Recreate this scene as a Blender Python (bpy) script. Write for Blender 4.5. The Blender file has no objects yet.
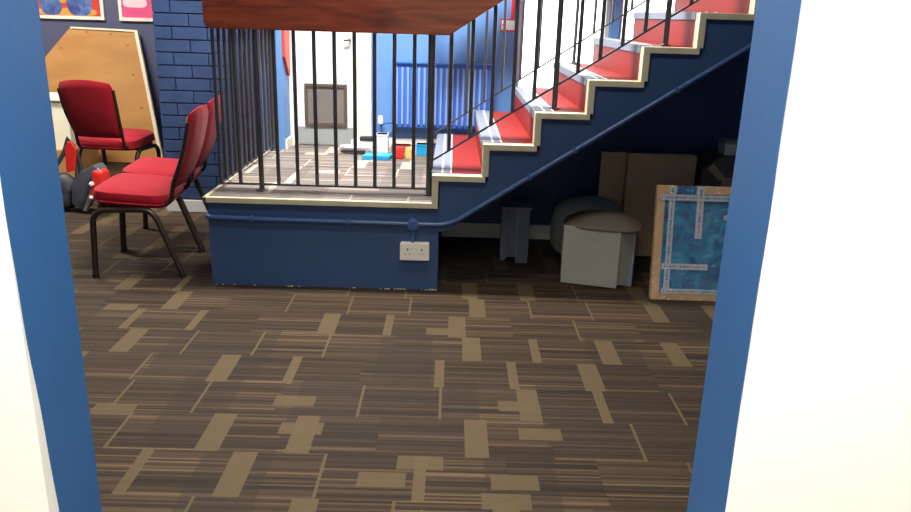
import bpy, bmesh, math, random
from mathutils import Vector, Matrix
random.seed(7)
R = math.radians
SC = bpy.context.scene
COL = SC.collection

# ------------------------------------------------------------------ camera, world, lights, exposure
H = 1.40
cd = bpy.data.cameras.new('camera'); cam = bpy.data.objects.new('camera', cd); COL.objects.link(cam)
SC.camera = cam
F = 772.8
cd.sensor_fit = 'HORIZONTAL'; cd.sensor_width = 36.0; cd.lens = 36.0 * F / 911.0
cd.clip_start = 0.02; cd.clip_end = 200
_vy = Vector((-0.5, -241, F)).normalized()
_dn = Vector((-75, 2484, F)); _dn = (_dn - _vy * _dn.dot(_vy)).normalized()
_vx = _dn.cross(_vy)
# rows: world axes in (right, down, forward) camera coordinates
rx = Vector((_vx[0], _vy[0], -_dn[0])); ry = -Vector((_vx[1], _vy[1], -_dn[1])); rz = -Vector((_vx[2], _vy[2], -_dn[2]))
m = Matrix((rx, ry, rz)).transposed().to_4x4(); m.translation = Vector((0, 0, H))
cam.matrix_world = m

SC.view_settings.view_transform = 'Standard'; SC.view_settings.look = 'None'
SC.view_settings.gamma = 1.0; SC.view_settings.use_curve_mapping = False
SC.view_settings.exposure = 0.0
SC.cycles.use_denoising = True
SC.cycles.max_bounces = 8; SC.cycles.diffuse_bounces = 4

W = bpy.data.worlds.new('world'); SC.world = W; W.use_nodes = True
bg = W.node_tree.nodes['Background']
bg.inputs[0].default_value = (0.93, 0.97, 1.0, 1); bg.inputs[1].default_value = 5.0

def area(name, loc, sx, sy, power, col=(1, 1, 1), rot=(0, 0, 0), portal=False):
    l = bpy.data.lights.new(name, 'AREA'); l.shape = 'RECTANGLE'; l.size = sx; l.size_y = sy
    l.energy = power; l.color = col
    if portal: l.cycles.is_portal = True
    o = bpy.data.objects.new(name, l); COL.objects.link(o); o.location = loc; o.rotation_euler = rot
    return o
# (x, y, z, sx, sy, watts, colour): one per ceiling fitting built further down
LAMPS = [
    (0.05, 0.10, 2.535, 1.2, 0.30, 95, (1.0, 0.96, 0.90)),
    (-3.3, 5.5, 3.13, 1.2, 0.30, 150, (1.0, 0.93, 0.84)),
    (-3.2, 3.6, 3.13, 1.2, 0.30, 10, (1.0, 0.94, 0.86)),
    (-0.5, 4.1, 3.13, 1.2, 0.30, 210, (1.0, 0.97, 0.94)),  # fill lamp added to brighten the landing, source not seen
    (-0.2, 2.5, 3.13, 1.2, 0.30, 42, (1.0, 0.94, 0.86)),
]
for L in LAMPS:
    area('ceiling_lamp_light', (L[0], L[1], L[2]), L[3], L[4], L[5], L[6])
area('window_portal', (0.755, 5.68, 1.51), 0.62, 1.74, 1, rot=(R(-90), 0, 0), portal=True)
area('window_portal', (1.54, 5.68, 1.51), 0.80, 1.74, 1, rot=(R(-90), 0, 0), portal=True)

# ------------------------------------------------------------------ materials
def lin(c):
    return tuple(((v / 255) / 12.92 if v / 255 <= 0.04045 else ((v / 255 + 0.055) / 1.055) ** 2.4) for v in c)
def mat(name, rgb, rough=0.6, metal=0.0, spec=0.5, noise=0.0, nscale=20, bump=0.0, bscale=60, sheen=0.0, coat=0.0, stretch=None):
    M = bpy.data.materials.new(name); M.use_nodes = True
    nt = M.node_tree; b = nt.nodes['Principled BSDF']
    c = lin(rgb)
    b.inputs['Base Color'].default_value = (*c, 1); b.inputs['Roughness'].default_value = rough
    b.inputs['Metallic'].default_value = metal; b.inputs['Specular IOR Level'].default_value = spec
    b.inputs['Sheen Weight'].default_value = sheen; b.inputs['Coat Weight'].default_value = coat
    tc = nt.nodes.new('ShaderNodeTexCoord'); mp = nt.nodes.new('ShaderNodeMapping')
    nt.links.new(tc.outputs['Object'], mp.inputs[0])
    if stretch: mp.inputs['Scale'].default_value = stretch
    if noise:
        n = nt.nodes.new('ShaderNodeTexNoise'); n.inputs['Scale'].default_value = nscale; n.inputs['Detail'].default_value = 4
        nt.links.new(mp.outputs[0], n.inputs['Vector'])
        r = nt.nodes.new('ShaderNodeValToRGB')
        r.color_ramp.elements[0].position = 0.3; r.color_ramp.elements[1].position = 0.7
        r.color_ramp.elements[0].color = (*[max(0, v * (1 - noise)) for v in c], 1)
        r.color_ramp.elements[1].color = (*[min(1, v * (1 + noise)) for v in c], 1)
        nt.links.new(n.outputs['Fac'], r.inputs[0]); nt.links.new(r.outputs[0], b.inputs['Base Color'])
    if bump:
        n = nt.nodes.new('ShaderNodeTexNoise'); n.inputs['Scale'].default_value = bscale; n.inputs['Detail'].default_value = 5
        nt.links.new(mp.outputs[0], n.inputs['Vector'])
        k = nt.nodes.new('ShaderNodeBump'); k.inputs['Strength'].default_value = bump; k.inputs['Distance'].default_value = 0.01
        nt.links.new(n.outputs['Fac'], k.inputs['Height']); nt.links.new(k.outputs[0], b.inputs['Normal'])
    return M

def nodes(name):
    M = bpy.data.materials.new(name); M.use_nodes = True
    return M, M.node_tree, M.node_tree.nodes['Principled BSDF']
def mth(nt, op, a, b=None, c=None):
    n = nt.nodes.new('ShaderNodeMath'); n.operation = op
    for i, v in enumerate((a, b, c)):
        if v is None: continue
        if isinstance(v, (int, float)): n.inputs[i].default_value = v
        else: nt.links.new(v, n.inputs[i])
    return n.outputs[0]
def wn(nt, a, b, seed=0.0):
    v = nt.nodes.new('ShaderNodeCombineXYZ')
    for i, q in enumerate((a, b, seed)):
        if isinstance(q, (int, float)): v.inputs[i].default_value = q
        else: nt.links.new(q, v.inputs[i])
    w = nt.nodes.new('ShaderNodeTexWhiteNoise'); w.noise_dimensions = '3D'
    nt.links.new(v.outputs[0], w.inputs[0]); return w.outputs['Value']
def mixc(nt, fac, a, b):
    n = nt.nodes.new('ShaderNodeMix'); n.data_type = 'RGBA'
    if isinstance(fac, (int, float)): n.inputs[0].default_value = fac
    else: nt.links.new(fac, n.inputs[0])
    for i, v in ((6, a), (7, b)):
        if isinstance(v, tuple): n.inputs[i].default_value = (*v[:3], 1)
        else: nt.links.new(v, n.inputs[i])
    return n.outputs[2]

def carpet(name='patterned_carpet', val=1.0, sat=1.0):
    M, nt, b = nodes(name)
    g = nt.nodes.new('ShaderNodeNewGeometry'); s = nt.nodes.new('ShaderNodeSeparateXYZ')
    nt.links.new(g.outputs['Position'], s.inputs[0]); x, y = s.outputs[0], s.outputs[1]
    # long blocks: rows of 0.25 m, each row slid by a random amount
    def grid(w, h, seed, ox=0.0, oy=0.0):
        yr = mth(nt, 'DIVIDE', mth(nt, 'ADD', y, oy), h); row = mth(nt, 'FLOOR', yr); fy = mth(nt, 'FRACT', yr)
        xr = mth(nt, 'ADD', mth(nt, 'DIVIDE', mth(nt, 'ADD', x, ox), w), mth(nt, 'MULTIPLY', wn(nt, row, seed), 7.0))
        col = mth(nt, 'FLOOR', xr); fx = mth(nt, 'FRACT', xr)
        return row, col, fx, fy, wn(nt, row, col, seed + 1.5)
    row, col, fx, fy, r = grid(0.30, 0.25, 1.0)
    lid = mth(nt, 'FLOOR', mth(nt, 'DIVIDE', y, 0.0095))
    st = wn(nt, lid, col, 3.3)
    st2 = wn(nt, mth(nt, 'FLOOR', mth(nt, 'DIVIDE', y, 0.028)), mth(nt, 'ADD', col, mth(nt, 'MULTIPLY', row, 3.0)), 8.1)
    ramp = nt.nodes.new('ShaderNodeValToRGB'); nt.links.new(mth(nt, 'ADD', mth(nt, 'MULTIPLY', st, 0.7), mth(nt, 'MULTIPLY', st2, 0.3)), ramp.inputs[0])
    e = ramp.color_ramp.elements
    e[0].position = 0.1; e[0].color = (*lin((42, 31, 20)), 1)
    e[1].position = 0.95; e[1].color = (*lin((118, 97, 68)), 1)
    n = e.new(0.45); n.color = (*lin((66, 50, 34)), 1)
    n = e.new(0.72); n.color = (*lin((86, 68, 48)), 1)
    tan = lin((108, 92, 64))
    # tan bars along Y
    def AND(a, c): return mth(nt, 'MULTIPLY', a, c)
    wbar = mth(nt, 'MULTIPLY', mth(nt, 'GREATER_THAN', r, 0.76), 0.27)
    wbar = mth(nt, 'ADD', wbar, mth(nt, 'MULTIPLY', AND(mth(nt, 'GREATER_THAN', r, 0.64), mth(nt, 'LESS_THAN', r, 0.7601)), 0.13))
    wbar = mth(nt, 'ADD', wbar, mth(nt, 'MULTIPLY', AND(mth(nt, 'GREATER_THAN', r, 0.20), mth(nt, 'LESS_THAN', r, 0.6401)), 0.035))
    bar = mth(nt, 'LESS_THAN', fx, wbar)
    # a second, sparse set of small blocks
    row2, col2, fx2, fy2, r2 = grid(0.42, 0.10, 5.0, oy=0.03)
    blk = AND(mth(nt, 'GREATER_THAN', r2, 0.93), mth(nt, 'LESS_THAN', fx2, 0.36))
    blk = AND(blk, mth(nt, 'LESS_THAN', fy2, 0.8))
    # darker plain patches and tile to tile tone
    row3, col3, fx3, fy3, r3 = grid(0.23, 0.5, 9.0, ox=0.1, oy=0.2)
    c0 = ramp.outputs[0]
    c1 = mixc(nt, mth(nt, 'MULTIPLY', mth(nt, 'GREATER_THAN', r3, 0.75), 0.45), c0, lin((50, 41, 34)))
    tl = wn(nt, mth(nt, 'FLOOR', mth(nt, 'DIVIDE', x, 0.5)), mth(nt, 'FLOOR', mth(nt, 'DIVIDE', y, 0.5)), 2.0)
    c2 = mixc(nt, mth(nt, 'MULTIPLY', tl, 0.22), c1, lin((72, 62, 48)))
    c3 = mixc(nt, mth(nt, 'MULTIPLY', bar, 0.92), c2, tan)
    c4 = mixc(nt, mth(nt, 'MULTIPLY', blk, 0.85), c3, tan)
    # pile grain
    no = nt.nodes.new('ShaderNodeTexNoise'); no.inputs['Scale'].default_value = 330; no.inputs['Detail'].default_value = 2
    nt.links.new(g.outputs['Position'], no.inputs['Vector'])
    hs = nt.nodes.new('ShaderNodeHueSaturation'); nt.links.new(c4, hs.inputs['Color'])
    nt.links.new(mth(nt, 'MULTIPLY', mth(nt, 'ADD', mth(nt, 'MULTIPLY', no.outputs['Fac'], 0.7), 0.65), val), hs.inputs['Value']); hs.inputs['Saturation'].default_value = sat
    nt.links.new(hs.outputs[0], b.inputs['Base Color'])
    b.inputs['Roughness'].default_value = 0.75; b.inputs['Specular IOR Level'].default_value = 0.15
    b.inputs['Sheen Weight'].default_value = 0.05; b.inputs['Sheen Roughness'].default_value = 0.4
    k = nt.nodes.new('ShaderNodeBump'); k.inputs['Strength'].default_value = 0.3; k.inputs['Distance'].default_value = 0.004
    nt.links.new(no.outputs['Fac'], k.inputs['Height']); nt.links.new(k.outputs[0], b.inputs['Normal'])
    return M

def wood(name, a, b_, scale=(1, 1, 1), rough=0.35, ns=4.0, coat=0.0):
    M, nt, b = nodes(name)
    tc = nt.nodes.new('ShaderNodeTexCoord'); mp = nt.nodes.new('ShaderNodeMapping'); mp.inputs['Scale'].default_value = scale
    nt.links.new(tc.outputs['Object'], mp.inputs[0])
    n = nt.nodes.new('ShaderNodeTexNoise'); n.inputs['Scale'].default_value = ns; n.inputs['Detail'].default_value = 6; n.inputs['Distortion'].default_value = 0.6
    nt.links.new(mp.outputs[0], n.inputs['Vector'])
    r = nt.nodes.new('ShaderNodeValToRGB'); nt.links.new(n.outputs['Fac'], r.inputs[0])
    r.color_ramp.elements[0].position = 0.32; r.color_ramp.elements[1].position = 0.68
    r.color_ramp.elements[0].color = (*lin(a), 1); r.color_ramp.elements[1].color = (*lin(b_), 1)
    nt.links.new(r.outputs[0], b.inputs['Base Color'])
    b.inputs['Roughness'].default_value = rough; b.inputs['Coat Weight'].default_value = coat
    return M

def glass_mat(name, tint=(1, 1, 1), gloss=0.08, rough=0.02, bump=0.0, bscale=40, dens=None):
    M = bpy.data.materials.new(name); M.use_nodes = True; nt = M.node_tree
    for n in list(nt.nodes): nt.nodes.remove(n)
    o = nt.nodes.new('ShaderNodeOutputMaterial'); t = nt.nodes.new('ShaderNodeBsdfTransparent'); g = nt.nodes.new('ShaderNodeBsdfGlossy')
    t.inputs[0].default_value = (*tint, 1); g.inputs['Roughness'].default_value = rough
    mx = nt.nodes.new('ShaderNodeMixShader'); mx.inputs[0].default_value = gloss
    nt.links.new(t.outputs[0], mx.inputs[1]); nt.links.new(g.outputs[0], mx.inputs[2])
    if bump:
        tc = nt.nodes.new('ShaderNodeTexCoord'); n = nt.nodes.new('ShaderNodeTexNoise'); n.inputs['Scale'].default_value = bscale; n.inputs['Detail'].default_value = 4
        n.inputs['Distortion'].default_value = 1.5
        nt.links.new(tc.outputs['Object'], n.inputs['Vector'])
        k = nt.nodes.new('ShaderNodeBump'); k.inputs['Strength'].default_value = bump; k.inputs['Distance'].default_value = 0.02
        nt.links.new(n.outputs['Fac'], k.inputs['Height']); nt.links.new(k.outputs[0], g.inputs['Normal'])
    last = mx.outputs[0]
    if dens:
        d = nt.nodes.new('ShaderNodeBsdfDiffuse'); d.inputs[0].default_value = (*lin(dens[0]), 1)
        m2 = nt.nodes.new('ShaderNodeMixShader'); m2.inputs[0].default_value = dens[1]
        nt.links.new(last, m2.inputs[1]); nt.links.new(d.outputs[0], m2.inputs[2]); last = m2.outputs[0]
    nt.links.new(last, o.inputs[0]); return M

M = {}
M['carpet'] = carpet('patterned_carpet', 0.55)
M['carpet_daylit'] = carpet('daylit_patterned_carpet', 3.0, 0.4)  # same carpet lightened and greyed, landing daylight put into its colour
M['white_wall'] = mat('white_wall_paint', (240, 238, 230), 0.7, bump=0.05, bscale=80)
M['ceiling'] = mat('white_ceiling_paint', (235, 233, 228), 0.8, bump=0.05, bscale=60)
M['blue_reveal'] = mat('mid_blue_gloss_paint', (50, 98, 152), 0.42, noise=0.04, nscale=3, bump=0.04, bscale=50)
M['blue_wall'] = mat('navy_wall_paint', (48, 74, 112), 0.5, noise=0.05, nscale=2, bump=0.06, bscale=60)
M['blue_pale'] = mat('light_blue_wall_paint', (100, 146, 204), 0.55, bump=0.04, bscale=60)
M['slate_wall'] = mat('slate_blue_wall_paint', (86, 90, 118), 0.6, noise=0.05, nscale=2, bump=0.04)
M['brick_blue'] = mat('blue_painted_brick', (56, 78, 116), 0.5, noise=0.12, nscale=9, bump=0.35, bscale=70)
M['mortar_blue'] = mat('blue_painted_mortar', (30, 42, 70), 0.7)
M['conduit'] = mat('blue_painted_conduit', (62, 90, 134), 0.3)
M['cream'] = mat('aged_cream_gloss_trim', (202, 194, 160), 0.45, noise=0.10, nscale=14, bump=0.1)
M['skirting'] = mat('white_skirting_gloss', (232, 230, 220), 0.35)
M['red_tread'] = mat('red_stair_lino', (140, 40, 34), 0.6, spec=0.25, noise=0.16, nscale=9, bump=0.08, stretch=(6, 6, 1))
M['nosing_grey'] = mat('grey_anti_slip_nosing', (124, 132, 146), 0.6, noise=0.08, nscale=60)
M['nosing_white'] = mat('white_nosing_line', (238, 236, 234), 0.4)
M['black_metal'] = mat('black_painted_steel', (56, 58, 60), 0.3, spec=1.0, noise=0.1, nscale=12)
M['hand_wood'] = wood('varnished_brown_timber', (112, 46, 20), (168, 78, 34), (1.2, 9, 9), 0.3, 3.5, 0.3)
M['pine'] = wood('plywood_face', (178, 128, 70), (196, 148, 86), (1, 1, 4), 0.55, 1.2)
M['knot'] = mat('reddish_knots', (170, 104, 52), 0.6)
M['pine_edge'] = mat('pale_batten_edge', (240, 226, 196), 0.6, noise=0.05)
M['cream_box'] = mat('cream_laminate', (252, 246, 216), 0.5)
M['red_fabric'] = mat('red_woven_upholstery', (152, 12, 30), 0.8, spec=0.2, noise=0.12, nscale=260, bump=0.2, bscale=300, sheen=0.12)
M['chair_metal'] = mat('dark_bronze_tube', (66, 54, 48), 0.35, metal=0.5)
M['rubber'] = mat('black_rubber', (18, 18, 18), 0.7)
M['white_plastic'] = mat('white_plastic', (228, 222, 208), 0.35)
M['grey_bin'] = mat('pale_grey_bin_plastic', (158, 158, 146), 0.4, noise=0.05, nscale=5)
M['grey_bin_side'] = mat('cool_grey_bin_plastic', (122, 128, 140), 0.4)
M['grey_box'] = mat('mid_grey_plastic', (98, 104, 114), 0.45)
M['cardboard'] = mat('brown_cardboard', (204, 172, 128), 0.75, noise=0.07, nscale=6, bump=0.05)
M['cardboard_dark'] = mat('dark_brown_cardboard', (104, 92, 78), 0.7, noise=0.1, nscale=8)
M['frame_card'] = mat('tan_corner_board', (228, 188, 134), 0.5, noise=0.08, nscale=12)
M['bag_grey'] = glass_mat('smoky_plastic', gloss=0.10, rough=0.22, bump=0.5, bscale=9, tint=(0.55, 0.53, 0.5), dens=((128, 120, 104), 0.6))
M['bag_cloud'] = glass_mat('clouded_grey_plastic', gloss=0.10, rough=0.3, bump=0.6, bscale=8, tint=(0.5, 0.5, 0.5), dens=((142, 144, 138), 0.72))
M['film'] = glass_mat('crinkled_clear_film', gloss=0.17, rough=0.08, bump=1.0, bscale=30)
M['glass'] = glass_mat('window_glass', gloss=0.05)
M['radiator'] = mat('blue_radiator_enamel', (62, 112, 196), 0.3)
M['radiator_rib'] = mat('radiator_rib_highlight', (138, 170, 222), 0.25)  # paler than the panel: window highlights on the ribs painted in
M['dark_frame'] = mat('dark_brown_frame', (92, 78, 70), 0.5)
M['vent_grey'] = mat('grey_grille', (128, 122, 116), 0.5)
M['kick'] = mat('brushed_grey_kick_plate', (166, 172, 170), 0.4, metal=0.2)
M['door_white'] = mat('white_door_gloss', (244, 242, 236), 0.4)
M['architrave'] = mat('off_white_architrave', (236, 230, 216), 0.4)
M['bag_black'] = mat('black_nylon', (30, 32, 36), 0.6, noise=0.2, nscale=30, bump=0.3, bscale=20)
M['bag_slate'] = mat('slate_grey_nylon', (74, 80, 88), 0.6, noise=0.1, nscale=30, bump=0.3, bscale=18)
M['bag_red'] = mat('red_nylon', (222, 44, 36), 0.5)
M['silver_trim'] = mat('silver_reflective', (190, 190, 192), 0.3, metal=0.6)
M['cyan'] = mat('cyan_plastic', (30, 160, 216), 0.35)
M['toy_red'] = mat('red_plastic', (222, 50, 40), 0.35)
M['toy_white'] = mat('white_toy_plastic', (236, 240, 246), 0.35)
M['toy_dark'] = mat('charcoal_toy_plastic', (52, 46, 44), 0.5)
M['toy_yellow'] = mat('yellow_plastic', (244, 206, 120), 0.4)
M['tape'] = mat('printed_parcel_tape', (206, 216, 218), 0.3)
M['tape_ink'] = mat('tape_print_ink', (38, 60, 84), 0.5)
M['tape_blue'] = mat('tape_blue_print', (84, 164, 196), 0.4)
M['red_board'] = mat('red_painted_board', (206, 70, 60), 0.45)
M['pink'] = mat('pink_poster', (222, 84, 134), 0.6, noise=0.1, nscale=8)
M['pink_pale'] = mat('pale_pink_poster_patch', (244, 206, 214), 0.6)
M['picture_frame'] = mat('white_picture_frame', (240, 234, 218), 0.4)
M['dado_yellow'] = mat('ochre_paint', (214, 160, 70), 0.6)

def print_mat(name, a, b_, c, scale=5):
    Mx, nt, b = nodes(name)
    tc = nt.nodes.new('ShaderNodeTexCoord'); n = nt.nodes.new('ShaderNodeTexNoise'); n.inputs['Scale'].default_value = scale; n.inputs['Detail'].default_value = 4; n.inputs['Distortion'].default_value = 1.0
    nt.links.new(tc.outputs['Object'], n.inputs['Vector'])
    r = nt.nodes.new('ShaderNodeValToRGB'); nt.links.new(n.outputs['Fac'], r.inputs[0])
    e = r.color_ramp.elements; e[0].position = 0.3; e[0].color = (*lin(a), 1); e[1].position = 0.72; e[1].color = (*lin(c), 1)
    q = e.new(0.52); q.color = (*lin(b_), 1)
    nt.links.new(r.outputs[0], b.inputs['Base Color']); b.inputs['Roughness'].default_value = 0.4; b.inputs['Coat Weight'].default_value = 0.3
    return Mx
M['picture_blue'] = print_mat('blue_abstract_print', (8, 88, 140), (20, 144, 190), (84, 196, 206), 9)
M['picture_denim'] = print_mat('denim_blue_print', (64, 70, 130), (84, 110, 170), (120, 150, 190), 14)

# ------------------------------------------------------------------ mesh helpers
class MB:
    def __init__(s): s.bm = bmesh.new()
    def box(s, x0, x1, y0, y1, z0, z1, bev=0.0):
        r = bmesh.ops.create_cube(s.bm, size=1.0)
        for v in r['verts']:
            v.co = Vector((x0 + (v.co.x + .5) * (x1 - x0), y0 + (v.co.y + .5) * (y1 - y0), z0 + (v.co.z + .5) * (z1 - z0)))
        if bev > 0:
            es = list({e for v in r['verts'] for e in v.link_edges})
            bmesh.ops.bevel(s.bm, geom=es, offset=bev, segments=2, profile=0.7, affect='EDGES')
        return s
    def obox(s, mtx, sx, sy, sz, bev=0.0):
        r = bmesh.ops.create_cube(s.bm, size=1.0)
        for v in r['verts']: v.co = mtx @ Vector((v.co.x * sx, v.co.y * sy, v.co.z * sz))
        if bev > 0:
            es = list({e for v in r['verts'] for e in v.link_edges})
            bmesh.ops.bevel(s.bm, geom=es, offset=bev, segments=2, profile=0.7, affect='EDGES')
        return s
    def prism(s, pts, axis, a, b, bev=0.0):
        """pts: 2D outline; axis 'x','y','z' = extrusion axis between a and b"""
        def mk(p, t):
            return {'x': (t, p[0], p[1]), 'y': (p[0], t, p[1]), 'z': (p[0], p[1], t)}[axis]
        A = [s.bm.verts.new(mk(p, a)) for p in pts]; B = [s.bm.verts.new(mk(p, b)) for p in pts]
        fs = [s.bm.faces.new(A), s.bm.faces.new(B[::-1])]
        n = len(pts)
        for i in range(n): fs.append(s.bm.faces.new((A[i], B[i], B[(i + 1) % n], A[(i + 1) % n])))
        bmesh.ops.recalc_face_normals(s.bm, faces=fs)
        if bev > 0:
            es = list({e for v in A + B for e in v.link_edges})
            bmesh.ops.bevel(s.bm, geom=es, offset=bev, segments=2, profile=0.7, affect='EDGES')
        return s
    def loft(s, rings, caps=True):
        R_ = [[s.bm.verts.new(p) for p in r] for r in rings]; fs = []
        n = len(rings[0])
        for a, b in zip(R_, R_[1:]):
            for i in range(n): fs.append(s.bm.faces.new((a[i], a[(i + 1) % n], b[(i + 1) % n], b[i])))
        if caps: fs.append(s.bm.faces.new(R_[0][::-1])); fs.append(s.bm.faces.new(R_[-1]))
        bmesh.ops.recalc_face_normals(s.bm, faces=fs); return s
    def tube(s, path, r, n=10):
        path = [Vector(p) for p in path]; rings = []; up = None
        for i, p in enumerate(path):
            d = ((path[min(i + 1, len(path) - 1)] - p).normalized() + (p - path[max(i - 1, 0)]).normalized())
            if d.length < 1e-6: d = Vector((0, 0, 1))
            d.normalize()
            if up is None: up = Vector((0, 0, 1)) if abs(d.z) < 0.9 else Vector((1, 0, 0))
            a = (up - d * up.dot(d)).normalized(); up = a; b = d.cross(a)
            rr = r[i] if isinstance(r, (list, tuple)) else r
            rings.append([p + (a * math.cos(2 * math.pi * k / n) + b * math.sin(2 * math.pi * k / n)) * rr for k in range(n)])
        return s.loft(rings)
    def cyl(s, a, b, r, n=16): return s.tube([a, b], r, n)
    def lathe(s, prof, loc, n=24):
        rings = [[Vector((loc[0] + rr * math.cos(2 * math.pi * k / n), loc[1] + rr * math.sin(2 * math.pi * k / n), loc[2] + z)) for k in range(n)] for rr, z in prof]
        return s.loft(rings)
    def build(s, name, material, parent=None, smooth=False, sub=0, label=None, kind=None):
        me = bpy.data.meshes.new(name); s.bm.to_mesh(me); s.bm.free()
        off = Vector((0, 0, 0)); p = parent
        while p is not None: off += p.location; p = p.parent
        if off.length > 0: me.transform(Matrix.Translation(-off))
        me.materials.append(material)
        if smooth:
            me.shade_smooth() if hasattr(me, 'shade_smooth') else None
            me.set_sharp_from_angle(angle=R(38))
        o = bpy.data.objects.new(name, me); COL.objects.link(o)
        if parent is not None: o.parent = parent
        if sub:
            md = o.modifiers.new('sub', 'SUBSURF'); md.levels = sub; md.render_levels = sub
        if label: o['label'] = label
        if kind: o['kind'] = kind
        return o
def arc(c, r, a0, a1, n, f):
    return [f(c[0] + r * math.cos(R(a0 + (a1 - a0) * i / n)), c[1] + r * math.sin(R(a0 + (a1 - a0) * i / n))) for i in range(n + 1)]
def thing(name, label, cat, loc=(0, 0, 0), group=None):
    o = bpy.data.objects.new(name, None); COL.objects.link(o); o.location = loc
    o.empty_display_size = 0.1; o['label'] = label; o['category'] = cat
    if group: o['group'] = group
    return o
def tag(o, label, cat, group=None):
    o['label'] = label; o['category'] = cat
    if group: o['group'] = group
    return o
def struct(name, mb, m, **k):
    o = mb.build(name, m, kind='structure', **k); return o
def rebase(o, loc):
    """put a lone mesh's origin at its base"""
    o.data.transform(Matrix.Translation(-Vector(loc))); o.location = loc; return o

# ------------------------------------------------------------------ setting
CZ = 3.2
struct('floor', MB().box(-6.3, 3.3, -2.1, 7.6, -0.12, 0), M['carpet'])
struct('ceiling', MB().box(-6.3, 3.3, 1.1, 7.6, CZ, CZ + .15), M['ceiling'])
struct('ceiling_near', MB().box(-2.3, 2.3, -2.1, .955, 2.6, 2.75), M['ceiling'])
# wall with the doorway: white on the near face, navy on the far face, blue paint inside the opening
X0, X1, YN, YF, DH = -0.565, 0.4085, 0.955, 1.10, 2.06
def slab(name, x0, x1, y0, y1, z0, z1, m): return struct(name, MB().box(x0, x1, y0, y1, z0, z1), m)
mb = MB().box(-2.3, X0 - .0006, YN, YN + .03, 0, 2.6); mb.box(X1 + .0006, 2.3, YN, YN + .03, 0, 2.6); mb.box(X0 - .006, X1 + .006, YN, YN + .03, DH + .006, 2.6)
struct('wall_doorway', mb, M['white_wall'])
mb = MB().box(-6.3, X0 - .006, YN + .03, YF, 0, CZ); mb.box(X1 + .006, 3.3, YN + .03, YF, 0, CZ); mb.box(X0 - .006, X1 + .006, YN + .03, YF, DH + .006, CZ)
struct('wall_front', mb, M['blue_wall'])
# painted reveal; the brushed line where it meets the white wall wanders a little
def reveal(name, x, sgn):
    bm = MB(); N = 60; rings = []
    for i in range(N + 1):
        z = (DH + .006) * i / N
        w = 0.002 * math.sin(z * 5.1 + sgn) + 0.0015 * math.sin(z * 13.0 + 2 * sgn) + 0.001 * math.sin(z * 31.0) + .003
        if sgn < 0: w += .022 * max(0, min(1, (1.12 - z) / .5))
        rings.append([Vector((x, YN + w, z)), Vector((x + sgn * .0005, YN + w, z)), Vector((x + sgn * .0005, YN + .0302, z)), Vector((x + sgn * .006, YN + .0302, z)), Vector((x + sgn * .006, YF + .002, z)), Vector((x, YF + .002, z))])
    bm.loft(rings); return struct(name, bm, M['blue_reveal'])
reveal('trim_1', X0, -1); reveal('trim_2', X1, 1)
struct('trim_3', MB().box(X0, X1, YN + .002, YF + .002, DH, DH + .006), M['blue_reveal'])
mb = MB().box(-2.3, -2.15, -2.1, YN, 0, 2.6); struct('wall_near_left', mb, M['white_wall'])
mb = MB().box(2.15, 2.3, -2.1, YN, 0, 2.6); struct('wall_near_right', mb, M['white_wall'])
mb = MB().box(-2.15, 2.15, -2.1, -1.95, 0, 2.6); struct('wall_near_back', mb, M['white_wall'])
struct('wall_left', MB().box(-6.3, -6.15, YF, 7.4, 0, CZ), M['slate_wall'])
struct('wall_right', MB().box(3.15, 3.3, YF, 7.4, 0, CZ), M['blue_wall'])
struct('wall_hall_back', MB().box(-6.3, -2.0, 7.4, 7.55, 0, CZ), M['slate_wall'])
struct('wall_side', MB().box(-1.32, -1.15, 5.34, 5.56, 0, CZ), M['blue_pale'])
# brick pier: real courses of painted brick over recessed mortar
mb = MB(); BX0, BX1, BY0 = -2.015, -1.326, 5.40
mb.box(BX0 + .006, BX1, BY0 + .006, 7.4, 0, CZ); struct('wall_pier_core', mb, M['mortar_blue'])
mb = MB(); ch = .0845; z = .09; row = 0
while z < CZ - .05:
    off = (row % 2) * .118; x = BX0 - off
    while x < BX1:
        a, b = max(x, BX0) + (0.0 if x <= BX0 else .004), min(x + .236, BX1) - .004
        j = random.uniform(-.0015, .0015)
        if b - a > .02: mb.box(a, b, BY0 - .006 + j, BY0 + .02, z + .004, z + ch - .004, .003)
        x += .236
    y = BY0 + (0 if row % 2 else -.118)
    while y < 7.4:
        a, b = max(y, BY0 + .02) + .004, min(y + .236, 7.4) - .004
        if b - a > .02: mb.box(BX0 - .004, BX0 + .02, a, b, z + .004, z + ch - .004, .003)
        y += .236
    z += ch; row += 1
struct('wall_brick_pier', mb, M['brick_blue'])
struct('baseboard_pier', MB().box(BX0 - .02, -1.326, BY0 - .022, BY0 - .001, 0, .085, .003), M['skirting'])
struct('baseboard_pier_side', MB().box(BX0 - .022, BX0 - .006, BY0 - .022, 7.385, 0, .085, .003), M['skirting'])
struct('baseboard_hall', MB().box(-6.14, BX0 - .022, 7.382, 7.4, 0, .10, .003), M['skirting'])
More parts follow.
